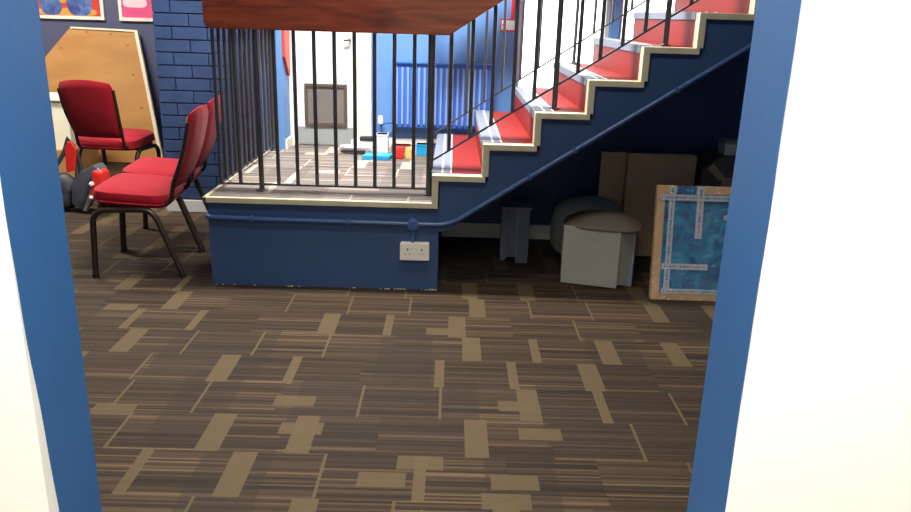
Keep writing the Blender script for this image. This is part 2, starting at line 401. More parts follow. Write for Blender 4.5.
# back wall of the landing with door and two windows
LZ0 = .476; YB = 5.56; WZ0, WZ1 = .66, 2.36
mb = MB()
mb.box(-1.32, -1.12, YB, YB + .15, 0, CZ); mb.box(-1.12, -.58, YB, YB + .15, 2.46, CZ); mb.box(-1.12, -.58, YB, YB + .15, 0, LZ0)
mb.box(-.58, .44, YB, YB + .15, 0, CZ); mb.box(.44, 1.95, YB, YB + .15, 0, WZ0); mb.box(.44, 1.95, YB, YB + .15, WZ1, CZ)
mb.box(1.075, 1.135, YB, YB + .15, WZ0, WZ1); mb.box(1.95, 3.15, YB, YB + .15, 0, CZ)
struct('wall_back', mb, M['blue_pale'])
for i, (a, b) in enumerate(((.44, 1.075), (1.135, 1.95))):
    w = bpy.data.objects.new('window_%d' % (i + 1), None); COL.objects.link(w); w['kind'] = 'structure'
    w.location = ((a + b) / 2, YB + .08, WZ0)
    mb = MB(); t = .028
    mb.box(a, a + t, YB + .05, YB + .11, WZ0, WZ1, .003); mb.box(b - t, b, YB + .05, YB + .11, WZ0, WZ1, .003)
    mb.box(a + t, b - t, YB + .05, YB + .11, WZ0, WZ0 + t, .003); mb.box(a + t, b - t, YB + .05, YB + .11, WZ1 - t, WZ1, .003)
    mb.build('window_frame', M['door_white'], w)
    MB().box(a + t, b - t, YB + .078, YB + .082, WZ0 + t, WZ1 - t).build('window_pane', M['glass'], w)
    MB().box(a - .01, b + .01, YB - .03, YB + .05, WZ0 - .025, WZ0, .004).build('window_sill', M['skirting'], w)
# white door at the back of the landing
d = bpy.data.objects.new('door_1', None); COL.objects.link(d); d['kind'] = 'structure'; d.location = (-.90, YB, LZ0)
MB().box(-1.110, -.692, YB - .012, YB + .04, LZ0 + .006, 2.40, .003).build('door_leaf', M['door_white'], d)
mb = MB().box(-1.150, -1.110, YB - .03, YB + .06, LZ0, 2.45, .004); mb.box(-.692, -.575, YB - .02, YB + .06, LZ0, 2.45, .004); mb.box(-1.110, -.692, YB - .03, YB + .06, 2.40, 2.46, .004)
mb.box(-.637, -.622, YB - .027, YB - .018, LZ0, 2.45, .003)
mb.build('door_frame', M['architrave'], d)
MB().box(-1.105, -.697, YB - .016, YB - .011, LZ0 + .012, .610).build('kick_plate', M['kick'], d, label='grey metal kick plate along the bottom of the door')
mb = MB(); t = .022; a, b, c, e = -1.045, -.745, .614, .912
mb.box(a, b, YB - .028, YB - .011, c, c + t, .003); mb.box(a, b, YB - .028, YB - .011, e - t, e, .003)
mb.box(a, a + t, YB - .028, YB - .011, c + t, e - t, .003); mb.box(b - t, b, YB - .028, YB - .011, c + t, e - t, .003)
v = mb.build('vent_frame', M['dark_frame'], d, label='dark brown square vent frame low in the door')
mb = MB().box(a + t, b - t, YB - .016, YB - .011, c + t, e - t)
for k in range(16): mb.box(a + t, b - t, YB - .018, YB - .016, c + t + .004 + k * .0155, c + t + .012 + k * .0155)
mb.build('grille', M['vent_grey'], v)
mb = MB().cyl((-.720, YB - .012, 1.215), (-.720, YB - .05, 1.215), .008, 10); mb.cyl((-.720, YB - .05, 1.215), (-.76, YB - .052, 1.21), .007, 10)
mb.build('door_handle', M['black_metal'], d, smooth=True)
struct('baseboard_back', MB().box(-.575, 3.15, YB - .02, YB, LZ0, .545, .004), M['skirting'])
struct('baseboard_side', MB().box(-1.15, -1.135, 5.34, YB - .031, LZ0, .545, .004), M['skirting'])
# wall and skirting under the stair
struct('wall_under_stairs', MB().prism([(-.05, 0), (3.15, 0), (3.15, 2.35), (2.45, 1.945), (-.03, .322), (-.05, .315)], 'y', 4.93, 5.0), M['blue_wall'])
struct('baseboard_under_stairs', MB().box(-.05, 3.15, 4.912, 4.93, 0, .095, .004), M['skirting'])

# raised landing block (structure of the room)
LZ = .476; YW = 3.874; XL, XR = -1.247, -.055
struct('floor_landing', MB().box(XL - .01, -.084, 3.875, YB, LZ - .03, LZ), M['carpet_daylit'])
struct('floor_landing_far', MB().box(-.084, 3.15, 5.285, YB, LZ - .03, LZ), M['carpet_daylit'])
mb = MB(); mb.box(XL, XR, YW, 3.95, 0, LZ - .03); mb.box(XL, XL + .08, 3.95, 5.34, 0, LZ - .03); mb.box(XR - .06, XR, 3.95, 4.93, 0, LZ - .03)
struct('wall_landing', mb, M['blue_wall'])
mb = MB().box(XL - .018, -.084, YW - .02, YW + .006, LZ - .028, LZ + .001, .004); mb.box(XL - .018, XL + .004, YW - .02, 5.34, LZ - .028, LZ + .001, .004)
struct('trim_4', mb, M['cream'])
# crumbled plaster line along the foot of the wall
mb = MB(); x = XL + .02
while x < XR:
    l = random.uniform(.004, .016); h = random.uniform(.001, .004)
    if random.random() < .16 or x > XR - .07: mb.obox(Matrix.Translation((x, YW - .004, h / 2)) @ Matrix.Rotation(random.uniform(-.4, .4), 4, 'Z'), l, .008, h * (2 if x > XR - .07 else 1))
    x += l + .004
o = mb.build('plaster_crumbs', M['cream']); o['kind'] = 'stuff'; tag(o, 'pale plaster crumbs along the foot of the navy landing wall', 'debris')

# ------------------------------------------------------------------ staircase
XS0, G, RS = -.094, .2525, .1648
NS = 10
xk = lambda k: XS0 + G * k
zk = lambda k: LZ - .019 + RS * (k + 1)          # top of tread k
st = thing('staircase', 'red stair with grey nosings, cream edge trim and navy side, rising to the right', 'staircase', (XR, YW, 0))
# stringer outline
out = []
for k in range(NS):
    out.append((xk(k) + .03 if k else XR + .001, zk(k - 1) - .03 if k else LZ - .028)); out.append((xk(k) + .03 if k else XR + .001, zk(k) - .03))
out.append((xk(NS), zk(NS - 1) - .03))
def under(x): return .848 + (x - .742) * .652 - .022
low = [(xk(NS), under(xk(NS))), (-.03, under(-.03)), (XR + .001, .322)]
MB().prism(out + low, 'y', YW, YW + .045).build('stringer', M['blue_wall'], st, label='navy painted side of the stair')
# cream trims: one upright and one level strip for every step
for k in range(NS):
    MB().box(xk(k), xk(k) + .033, YW - .018, YW + .05, (zk(k - 1) if k else LZ - .028), zk(k) - .03, .003).build('edge_trim', M['cream'], st)
    MB().box(xk(k), xk(k + 1) + (.018 if k < NS - 1 else 0), YW - .018, YW + .05, zk(k) - .03, zk(k) - .0005, .003).build('edge_trim', M['cream'], st)
YS1 = 5.28
for k in range(NS):
    xa, xb, z = xk(k), xk(k + 1), zk(k)
    MB().box(xa + .004, xa + .024, YW + .05, YS1, (z - RS if k else LZ), z - .03).build('riser', M['red_tread'], st)
    t = MB().box(xa + .004, xb + .024, YW + .05, YS1, z - .03, z).build('tread', M['red_tread'], st)
    mb = MB(); mb.box(xa - .004, xa + .004, YW + .05, YS1, z - .034, z + .003); mb.box(xa + .004, xa + .046, YW + .05, YS1, z, z + .003); mb.box(xa + .056, xa + .092, YW + .05, YS1, z, z + .003)
    mb.build('nosing', M['nosing_grey'], t)
    mb = MB(); mb.box(xa + .046, xa + .056, YW + .05, YS1, z, z + .0035); mb.box(xa + .092, xa + .100, YW + .05, YS1, z, z + .0035)
    mb.build('nosing_line', M['nosing_white'], t)
# soffit
MB().prism([(XR + .001, .322), (-.03, under(-.03)), (xk(NS), under(xk(NS))), (xk(NS), under(xk(NS)) + .03), (-.03, under(-.03) + .03), (XR + .001, .352)], 'y', YW + .045, YS1).build('soffit', M['blue_wall'], st)
mb = MB(); o2 = [(p[0], p[1] - .005) for p in out]
MB().prism(o2 + low, 'y', YS1, YS1 + .03).build('far_stringer', M['blue_wall'], st)

# ------------------------------------------------------------------ railings
SL = .645
YR = 4.05
def rbar(x): return .661 + (x + .111) * SL           # bottom bar on the stair
def hbar(x): return 1.302 + max(0, x + .025) * .66        # underside of stair handrail
def baluster(root, x, y, z0, z1, r=.0102):
    MB().cyl((x, y, z0), (x, y, z1), r, 10).build('baluster', M['black_metal'], root, smooth=True)
def post(root, x, y, z0, z1, r=.015):
    p = MB().cyl((x, y, z0), (x, y, z1), r, 14).build('post', M['black_metal'], root, smooth=True)
    MB().lathe([(.032, 0), (.032, .004), (.016, .008), (.013, .018)], (x, y, z0), 20).build('base_flange', M['black_metal'], p, smooth=True)
HZ = 1.302; HTOP = 1.53
rl = thing('railing', 'black bar railing with deep brown timber rail along the landing and near stair edge', 'railing', (-1.0, YR, LZ))
XE = 2.3
# level timber rail along the front, bevelled, and the rake up the stair
hw0, hw1 = YR - .055, YR + .055
mb = MB(); mb.prism([(-1.245, HZ + .03), (-1.238, HZ + .014), (-1.222, HZ + .004), (-1.20, HZ), (-.025, HZ), (XE, hbar(XE)), (XE, hbar(XE) + .235), (-.025, HTOP), (-1.245, HTOP)], 'y', hw0, hw1, .006)
mb.build('handrail', M['hand_wood'], rl)
MB().box(-1.245, -1.175, hw1, 5.34, HZ, HTOP, .006).build('handrail', M['hand_wood'], rl)
RZ = .51
MB().box(-1.225, -.105, YR - .004, YR + .004, RZ - .006, RZ + .004).build('bottom_bar', M['black_metal'], rl)
MB().box(-1.224, -1.216, YR, 5.34, RZ - .006, RZ + .004).build('bottom_bar', M['black_metal'], rl)
MB().prism([(-.105, rbar(-.105)), (XE, rbar(XE)), (XE, rbar(XE) - .012), (-.105, rbar(-.105) - .012)], 'y', YR - .004, YR + .004).build('bottom_bar', M['black_metal'], rl)
for x in (-1.22, -1.116, -.914, -.812, -.710, -.607, -.505, -.403, -.301, -.199): baluster(rl, x, YR, RZ - .004, HZ + .005)
post(rl, -1.005, YR, LZ, HZ + .005, .014); post(rl, -.112, YR, LZ, HZ + .005, .019)
for i in range(1, 12): baluster(rl, -1.22, YR + .104 * i, RZ - .004, HZ + .005)
post(rl, -1.22, YR + 1.255, LZ, HZ + .005, .014)
for i in range(0, 21):
    x = -.013 + .108 * i
    if i in (5, 10, 15, 20):
        k = int((x - XS0) / G); post(rl, x, YR, zk(k) + (.0035 if x < xk(k) + .13 else 0), hbar(x) + .006, .014)
    else: baluster(rl, x, YR, rbar(x) - .006, hbar(x) + .006)
fr = thing('railing', 'black bar railing on the far side of the red stair', 'railing', (-.14, 5.2, LZ))
YQ = 5.2
def rb2(x): return .630 + (x + .14) * .662
def hb2(x): return 1.34 + (x + .14) * .64
MB().prism([(-.14, rb2(-.14)), (XE, rb2(XE)), (XE, rb2(XE) - .012), (-.14, rb2(-.14) - .012)], 'y', YQ - .004, YQ + .004).build('bottom_bar', M['black_metal'], fr)
MB().prism([(-.17, hb2(-.17)), (XE, hb2(XE)), (XE, hb2(XE) + .235), (-.17, hb2(-.17) + .235)], 'y', YQ - .04, YQ + .04, .006).build('handrail', M['hand_wood'], fr)
post(fr, -.14, YQ, LZ, hb2(-.14) + .006, .012)
for i in range(0, 20):
    x = -.024 + .1155 * i
    if i in (7, 12): 
        k = int((x - XS0) / G); post(fr, x, YQ, zk(k) + (.0035 if x < xk(k) + .13 else 0), hb2(x) + .006, .0105)
    else: baluster(fr, x, YQ, rb2(x) - .006, hb2(x) + .006, .009)

# ------------------------------------------------------------------ conduit, junction box, socket
YC = YW - .013
cn = thing('cable_conduit', 'blue painted conduit running along the navy wall and up the stair underside', 'conduit', (-.19, YW, .36))
cb = lambda x: .848 + (x - .742) * .652
path = [(-1.253, 4.6, .372), (-1.253, 3.93, .372), (-1.250, 3.875, .372), (-1.236, YC, .371), (-1.2, YC, .370), (-.9, YC, .366), (-.19, YC, .363), (-.04, YC, .364), (.0, YC, .374), (.04, YC, cb(.04)), (2.3, YC, cb(2.3))]
MB().tube(path, .013, 12).build('pipe', M['conduit'], cn, smooth=True)
mb = MB(); mb.cyl((-.187, YW, .362), (-.187, YW - .034, .362), .030, 24); jb = mb.build('junction_box', M['conduit'], cn, smooth=True)
MB().cyl((-.187, YW - .034, .362), (-.187, YW - .037, .362), .025, 24).build('lid', M['conduit'], jb, smooth=True)
MB().cyl((-.187, YC, .34), (-.187, YC, .266), .010, 12).build('spur_pipe', M['conduit'], cn, smooth=True)
for (x, z, a) in ((-1.02, .368, 0), (-.52, .365, 0), (.40, cb(.40), 32.5), (.62, cb(.62), 32.5), (1.10, cb(1.10), 32.5)):
    mt = Matrix.Translation((x, YC + .001, z)) @ Matrix.Rotation(R(-a), 4, 'Y')
    MB().obox(mt, .016, .029, .030, .003).build('saddle_clip', M['conduit'], cn)
so = thing('socket', 'white double wall socket on the navy landing wall', 'socket', (-.176, YW, .176))
MB().box(-.250, -.102, YW - .034, YW, .176, .266, .004).build('back_box', M['white_plastic'], so)
MB().box(-.252, -.100, YW - .040, YW - .034, .174, .268, .004).build('face_plate', M['white_plastic'], so)
for dx in (-.037, .037):
    cx_ = -.176 + dx
    mb = MB()
    mb.box(cx_ - .004, cx_ + .004, YW - .0408, YW - .0398, .226, .240)
    mb.box(cx_ - .013, cx_ - .007, YW - .0408, YW - .0398, .206, .211); mb.box(cx_ + .007, cx_ + .013, YW - .0408, YW - .0398, .206, .211)
    mb.build('pin_holes', M['vent_grey'], so)
    mb = MB().obox(Matrix.Translation((-.176 + dx * .32, YW - .042, .245)) @ Matrix.Rotation(R(8), 4, 'X'), .012, .006, .018, .001)
    mb.build('rocker_switch', M['white_plastic'], so)

# ------------------------------------------------------------------ banquet chairs
def make_chair(label):
    t = thing('banquet_chair', label, 'chair', (0, 0, 0), 'red banquet chairs')
    # seat: rounded pad, domed, front towards -X
    n = 9; mb = MB()
    def sq(hx, hy, z, cxx=0.0, p=5.0, N=36):
        r = []
        for k in range(N):
            a = 2 * math.pi * k / N; c, s_ = math.cos(a), math.sin(a)
            r.append(Vector((cxx + hx * math.copysign(abs(c) ** (2 / p), c), hy * math.copysign(abs(s_) ** (2 / p), s_), z)))
        return r
    tilt = lambda v: Vector((v.x, v.y, v.z - .03 * (v.x + .02) / .4))
    prof = [(.165, .205, .388), (.185, .225, .390), (.196, .236, .405), (.198, .238, .432), (.192, .232, .457), (.170, .210, .473), (.115, .15, .482), (.04, .06, .486)]
    mb.loft([[tilt(v) for v in sq(a, b, z, -.026)] for a, b, z in prof])
    se = mb.build('seat', M['red_fabric'], t, smooth=True)
    MB().tube([tilt(v) for v in sq(.200, .240, .408, -.026)] + [tilt(sq(.200, .240, .408, -.026)[0])], .0035, 6).build('piping', M['red_fabric'], se, smooth=True)
    # backrest: curved padded panel, rounded top, leaning back (+X)
    def backpt(u, v):          # u in -1..1 across, v 0..1 up
        wd = .172 + .032 * math.sin(min(1, v * 1.2) * math.pi * .5) - .006 * v
        if v > .88: wd *= math.sqrt(max(0.0, 1 - ((v - .88) / .145) ** 2)) * .22 + .78
        z = .475 + .40 * v + (.02 * (1 - u * u) if v > .5 else .0) * (v - .5) * 2
        x = .190 + .125 * v + .012 * u * u * 0 - .022 * (1 - u * u) * 0 + .018 * math.sin(v * math.pi)
        return x + .018 * (1 - u * u), u * wd, z
    NU, NV = 12, 14
    mb = MB(); f = []; bk = []
    for j in range(NV + 1):
        rf = []; rb = []
        for i in range(NU + 1):
            u = -1 + 2 * i / NU; v = j / NV
            x, y, z = backpt(u, v)
            e = (1 - u ** 8) * (1 - (2 * v - 1) ** 10); th = .006 + .020 * max(0, e) ** .5
            rf.append(mb.bm.verts.new((x - th * 1.1, y, z))); rb.append(mb.bm.verts.new((x + th * .8, y, z)))
        f.append(rf); bk.append(rb)
    fs = []
    for j in range(NV):
        for i in range(NU):
            fs.append(mb.bm.faces.new((f[j][i], f[j][i + 1], f[j + 1][i + 1], f[j + 1][i]))); fs.append(mb.bm.faces.new((bk[j][i], bk[j + 1][i], bk[j + 1][i + 1], bk[j][i + 1])))
        fs.append(mb.bm.faces.new((f[j][0], f[j + 1][0], bk[j + 1][0], bk[j][0]))); fs.append(mb.bm.faces.new((f[j][NU], bk[j][NU], bk[j + 1][NU], f[j + 1][NU])))
    for i in range(NU):
        fs.append(mb.bm.faces.new((f[0][i], bk[0][i], bk[0][i + 1], f[0][i + 1]))); fs.append(mb.bm.faces.new((f[NV][i], f[NV][i + 1], bk[NV][i + 1], bk[NV][i])))
    bmesh.ops.recalc_face_normals(mb.bm, faces=fs)
    mb.build('backrest', M['red_fabric'], t, smooth=True)
    for s_ in (-1, 1):
        # side frame: front leg, bend, seat rail, bend, raked rear leg
        Y = .229 * s_
        P = lambda x, z: Vector((x, Y, z))
        front = [P(-.228, .012), P(-.212, .30)] + [P(-.212 + .072 * (1 - math.cos(a)), .30 + .072 * math.sin(a)) for a in (R(20), R(40), R(60), R(80), R(90))] + [P(-.02, .374)]
        rear = [P(-.02, .374), P(.045, .374), P(.078, .366), P(.102, .345), P(.118, .318), P(.228, .012)]
        lf = MB().tube(front, .016, 12).build('leg', M['chair_metal'], t, smooth=True)
        MB().cyl((-.228, Y, 0), (-.2275, Y, .02), .018, 12).build('foot_cap', M['rubber'], lf, smooth=True)
        lr = MB().tube(rear, .016, 12).build('leg', M['chair_metal'], t, smooth=True)
        MB().cyl((.229, Y, 0), (.226, Y, .02), .018, 12).build('foot_cap', M['rubber'], lr, smooth=True)
        up = [Vector((.09, Y * .84, .388)), Vector((.155, Y * .82, .390)), Vector((.185, Y * .79, .42))]
        for q in range(1, 13):
            x, y, z = backpt(s_, q / 13.6); up.append(Vector((x - .002, y + s_ * .004, z)))
        MB().tube(up, .0115, 10).build('back_frame', M['chair_metal'], t, smooth=True)
    mb = MB(); mb.cyl((-.14, -.229, .376), (-.14, .229, .376), .009, 10); mb.cyl((.06, -.229, .376), (.06, .229, .376), .009, 10)
    mb.box(-.19, .13, -.20, .20, .376, .390); mb.build('seat_frame', M['chair_metal'], t)
    return t
def copy_tree(o, parent=None):
    c = o.copy(); COL.objects.link(c)
    if parent is not None: c.parent = parent
    for ch in [q for q in o.children]: copy_tree(ch, c)
    return c
c1 = make_chair('red banquet chair nearest the landing wall, seen side on from its far side of the doorway')
c2 = copy_tree(c1); c3 = copy_tree(c1)
for c, (x, y, a) in zip((c1, c2, c3), ((-1.683, 4.183, 4.8), (-1.745, 4.70, 5.5), (-2.54, 5.83, -97))):
    c.location = (x, y, 0); c.rotation_euler = (0, 0, R(a))
c1['label'] = 'nearest red banquet chair, side on, in full view beside the landing wall'
c2['label'] = 'red banquet chair half hidden directly behind the nearest one, beside the brick pier'
c3['label'] = 'red banquet chair seen from behind, in front of the leaning plywood board'

# ------------------------------------------------------------------ left hall: board, cream unit, pictures, backpack
# leaning plywood board with a clipped corner
bd = thing('plywood_board', 'large plywood board with a clipped corner leaning on the slate wall', 'board', (-3.4, 7.05, 0))
LB = 1.30; ang = math.asin(.25 / LB)
def bp(x, h, off): # point on the board: h along the board, off in front
    return Vector((x, 7.12 + h * math.sin(ang) - off * math.cos(ang), h * math.cos(ang) + off * math.sin(ang) + .004))
# outline measured in the room: foot right, top right, top left, clipped side
outl = [(-4.30, 0), (-2.66, 0), (-2.885, 1.200), (-3.49, 1.215), (-3.90, .74), (-4.30, .46)]
def board(o, off0, off1):
    mb = MB(); A = [mb.bm.verts.new(bp(x, h, off0)) for x, h in o]; B = [mb.bm.verts.new(bp(x, h, off1)) for x, h in o]
    fs = [mb.bm.faces.new(A), mb.bm.faces.new(B[::-1])]
    for i in range(len(o)): fs.append(mb.bm.faces.new((A[i], B[i], B[(i + 1) % len(o)], A[(i + 1) % len(o)])))
    bmesh.ops.recalc_face_normals(mb.bm, faces=fs); return mb
board(outl, 0, .018).build('panel', M['pine'], bd)
def strip(a, b, w, nm='edge_batten'):
    a = Vector(a); b = Vector(b); d_ = (b - a).normalized(); nrm = Vector((-d_.y, d_.x)) * w
    board([tuple(a), tuple(b), tuple(b + nrm), tuple(a + nrm)], -.002, .030).build(nm, M['pine_edge'], bd, label='pale batten along the board edge')
strip((-2.66, .002), (-2.885, 1.200), .030); strip((-2.915, 1.1985), (-3.49, 1.212), .016)
kn = MB()
for (x, h) in ((-3.13, 1.16), (-2.98, 1.06), (-2.93, .80), (-3.58, 1.02), (-2.86, .50), (-3.35, 1.17)):
    kn.obox(Matrix.Translation(bp(x, h, .0185)) @ Matrix.Rotation(-ang, 4, 'X'), .028, .002, .018, .0005)
kn.build('knots', M['knot'], bd)
cu = thing('storage_unit', 'low cream storage unit with plywood plinth beside the leaning board', 'cabinet', (-4.2, 6.5, 0))
MB().box(-4.9, -3.14, 6.38, 6.80, .24, .64, .004).build('carcass', M['cream_box'], cu)
MB().box(-4.9, -3.12, 6.35, 6.80, 0, .24, .004).build('plinth', M['pine'], cu)
MB().box(-4.92, -3.12, 6.36, 6.82, .64, .66, .004).build('top', M['cream_box'], cu)
def picture(x0, x1, z0, z1, label, parts):
    p = thing('framed_picture', label, 'picture', ((x0 + x1) / 2, 7.4, z0), 'framed pictures on the slate wall')
    t = .030; mb = MB(); y0, y1 = 7.375, 7.399
    mb.box(x0, x1, y0, y1, z0, z0 + t, .003); mb.box(x0, x1, y0, y1, z1 - t, z1, .003); mb.box(x0, x0 + t, y0, y1, z0 + t, z1 - t, .003); mb.box(x1 - t, x1, y0, y1, z0 + t, z1 - t, .003)
    mb.build('frame', M['picture_frame'], p)
    MB().box(x0 + t, x1 - t, 7.388, 7.399, z0 + t, z1 - t).build('print', parts[0], p)
    for j, (a, b, c, d_, m_) in enumerate(parts[1]):
        mbb = MB()
        N = 20; cxx, czz = (a + b) / 2, (c + d_) / 2
        mbb.prism([(cxx + (b - a) / 2 * math.copysign(abs(math.cos(q)) ** .6, math.cos(q)), czz + (d_ - c) / 2 * math.copysign(abs(math.sin(q)) ** .6, math.sin(q))) for q in [2 * math.pi * k / N for k in range(N)]], 'y', 7.386 - .0006 * j, 7.3885)
        mbb.build('printed_shape', m_, p)
picture(-4.10, -3.195, 1.262, 1.92, 'white framed colourful print in red, blue and ochre above the leaning board', (M['red_board'], [
    (-3.80, -3.262, 1.293, 1.36, M['dado_yellow']), (-3.775, -3.57, 1.295, 1.60, M['picture_denim']), (-3.53, -3.30, 1.293, 1.62, M['picture_denim']), (-3.60, -3.52, 1.40, 1.62, M['dado_yellow'])]))
picture(-3.06, -2.40, 1.262, 1.92, 'white framed pink print on the slate wall beside the brick pier', (M['pink'], [(-3.02, -2.80, 1.38, 1.46, M['pink_pale'])]))
# backpack slumped on the floor behind the chairs
bk = thing('backpack', 'black, grey and red backpack slumped on the carpet between the chairs', 'bag', (-2.7, 5.46, 0))
def blob(center, hx, hy, hz, top=.6, p=3, N=20, lean=(0, 0), wob=.0):
    rings = []
    for i in range(11):
        v = -1 + 2 * i / 10
        r = (max(0.0, 1 - abs(v) ** p)) ** (1 / p)
        r = max(r, .08) * (1 - (1 - top) * (v + 1) / 2)
        rings.append([Vector((center[0] + lean[0] * (v + 1) / 2 + hx * r * math.cos(2 * math.pi * k / N) * (1 + wob * math.sin(3 * k + i)), center[1] + lean[1] * (v + 1) / 2 + hy * r * math.sin(2 * math.pi * k / N) * (1 + wob * math.cos(2 * k + 1.7 * i)), center[2] + hz * v)) for k in range(N)])
    return MB().loft(rings)
blob((-2.79, 5.32, .135), .14, .10, .134, .55, lean=(.03, .03), wob=.05).build('main_bag', M['bag_black'], bk, smooth=True, sub=1)
mb = MB(); mb.prism([(-2.68, .06), (-2.60, .02), (-2.56, .10), (-2.46, .30), (-2.50, .345), (-2.60, .29), (-2.67, .20)], 'y', 5.25, 5.40, .02)
mb.build('side_panel', M['bag_slate'], bk, smooth=True)
mb = MB(); mb.prism([(-2.60, .02), (-2.575, .02), (-2.445, .30), (-2.470, .325)], 'y', 5.236, 5.262, .004); mb.build('zip_trim', M['silver_trim'], bk)
mb = MB(); mb.prism([(-2.53, .10), (-2.47, .11), (-2.43, .22), (-2.435, .30), (-2.49, .315), (-2.51, .20)], 'y', 5.20, 5.35, .02); mb.build('red_pocket', M['bag_red'], bk, label='red pocket of the bag')
mb = MB(); mb.tube([(-2.86, 5.30, .14), (-2.82, 5.33, .28), (-2.75, 5.37, .40), (-2.73, 5.40, .50), (-2.70, 5.42, .44), (-2.67, 5.42, .30), (-2.66, 5.38, .16)], .016, 8); mb.build('strap', M['bag_black'], bk, smooth=True)
mb = MB(); mb.prism([(-2.745, .26), (-2.69, .28), (-2.66, .43), (-2.70, .49), (-2.735, .44)], 'y', 5.36, 5.385, .004); mb.build('strap_lining', M['bag_red'], bk, label='red strap lining')
for (x, y, z, r) in ((-2.497, 5.190, .225, .017), (-2.510, 5.19, .130, .013)):
    MB().lathe([(r * .4, -r), (r, -.3 * r), (r, .3 * r), (r * .4, r)], (x, y, z), 12).build('reflective_badge', M['toy_white'], bk, smooth=True)

bk.location.x += .045

# ------------------------------------------------------------------ under the stair
def grey_bin(name, label, cat, x0, x1, y0, y1, h, m_body, m_side, group=None, taper=.01, rot=0):
    cxx, cyy = (x0 + x1) / 2, (y0 + y1) / 2
    t = thing(name, label, cat, (cxx, cyy, 0))
    t2 = .012
    hx, hy = (x1 - x0) / 2, (y1 - y0) / 2
    def ring(z, s, inset=0):
        a, b = hx * s - inset, hy * s - inset; c = .018
        return [Vector((cxx + px, cyy + py, z)) for px, py in ((-a + c, -b), (a - c, -b), (a, -b + c), (a, b - c), (a - c, b), (-a + c, b), (-a, b - c), (-a, -b + c))]
    MB().loft([ring(.022, .95), ring(h * .5, .975), ring(h, 1.0), ring(h, 1.0, .012), ring(.04, .95, .012)]).build('body', m_body, t)
    return t, cxx, cyy
# large pale grey bin, front face square to the room, smoky lid
BL = thing('dustbin', 'large pale grey bin with a smoky domed lid, in front of the flattened cardboard', 'bin', (.80, 4.12, 0))
def brot(x, y, z, a=R(-16), c=(.80, 4.12)):
    dx, dy = x - c[0], y - c[1]; return Vector((.018 + c[0] + dx * math.cos(a) - dy * math.sin(a), c[1] + dx * math.sin(a) + dy * math.cos(a), z))
# body: square-shouldered tub, front corners chamfered, right-hand foot recessed
def bring(z, x0, x1, y0, y1, c): return [brot(px, py, z) for px, py in ((x0, y0), (x1, y0), (x1 + c, y0 + c * .9), (x1 + c, y1), (x0 - c * .4, y1), (x0 - c * .4, y0 + c))]
MB().loft([bring(.012, .650, .915, 4.0, 4.24, .070), bring(.10, .648, .920, 3.998, 4.25, .074), bring(.325, .640, .935, 3.99, 4.27, .084)]).build('body', M['grey_bin'], BL)
mb = MB(); mb.obox(Matrix.Translation(brot(.787, 3.989, .17)) @ Matrix.Rotation(R(-16), 4, 'Z'), .305, .010, .325, .004)
mb.build('front_panel', M['grey_bin'], BL)
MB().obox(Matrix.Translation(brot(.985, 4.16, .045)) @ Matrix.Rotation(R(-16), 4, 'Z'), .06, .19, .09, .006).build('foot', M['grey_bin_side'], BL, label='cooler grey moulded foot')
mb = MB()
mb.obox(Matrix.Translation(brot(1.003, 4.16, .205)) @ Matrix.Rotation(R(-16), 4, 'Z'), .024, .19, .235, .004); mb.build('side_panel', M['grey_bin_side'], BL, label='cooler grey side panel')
# lid: domed smoky plastic
rings = []
for (s, z) in ((1.06, .320), (1.10, .326), (1.10, .331), (.96, .346), (.78, .366), (.52, .384), (.25, .392), (.05, .393)):
    N = 28; r = []
    for k in range(N):
        a = 2 * math.pi * k / N; c, s_ = math.cos(a), math.sin(a)
        r.append(brot(.826 + .192 * s * math.copysign(abs(c) ** .55, c), 4.13 + .140 * s * math.copysign(abs(s_) ** .55, s_), z))
    rings.append(r)
MB().loft(rings).build('lid', M['bag_grey'], BL, smooth=True, label='smoky brown domed lid')
# clouded bag behind it
o = blob((.825, 4.48, .205), .225, .13, .204, .95, p=3.0, N=28, wob=.03).build('plastic_sack', M['bag_cloud'], None, smooth=True, sub=1)
rebase(o, (.76, 4.50, 0)); tag(o, 'bulging clouded grey plastic sack behind the large bin', 'bag')
# tall slim grey bin
sb = thing('slim_bin', 'slim upright grey plastic bin alone against the dark under the stair', 'bin', (.385, 4.44, 0))
mb = MB(); mb.prism([(.305, 4.385), (.340, 4.385), (.352, 4.378), (.400, 4.362), (.470, 4.37), (.474, 4.48), (.308, 4.50)], 'z', .045, .332, .004); mb.build('body', M['grey_box'], sb)
mb = MB(); mb.prism([(.400, 0), (.470, 0), (.470, .047), (.308, .047), (.308, .012), (.330, .012), (.345, .035), (.395, .035)], 'y', 4.385, 4.48, .003); mb.build('foot', M['grey_box'], sb)
MB().box(.300, .478, 4.360, 4.505, .332, .345, .004).build('rim', M['grey_bin_side'], sb)
MB().prism([(.395, .05), (.401, .05), (.401, .325), (.395, .325)], 'y', 4.355, 4.365).build('edge_rib', M['grey_bin_side'], sb)
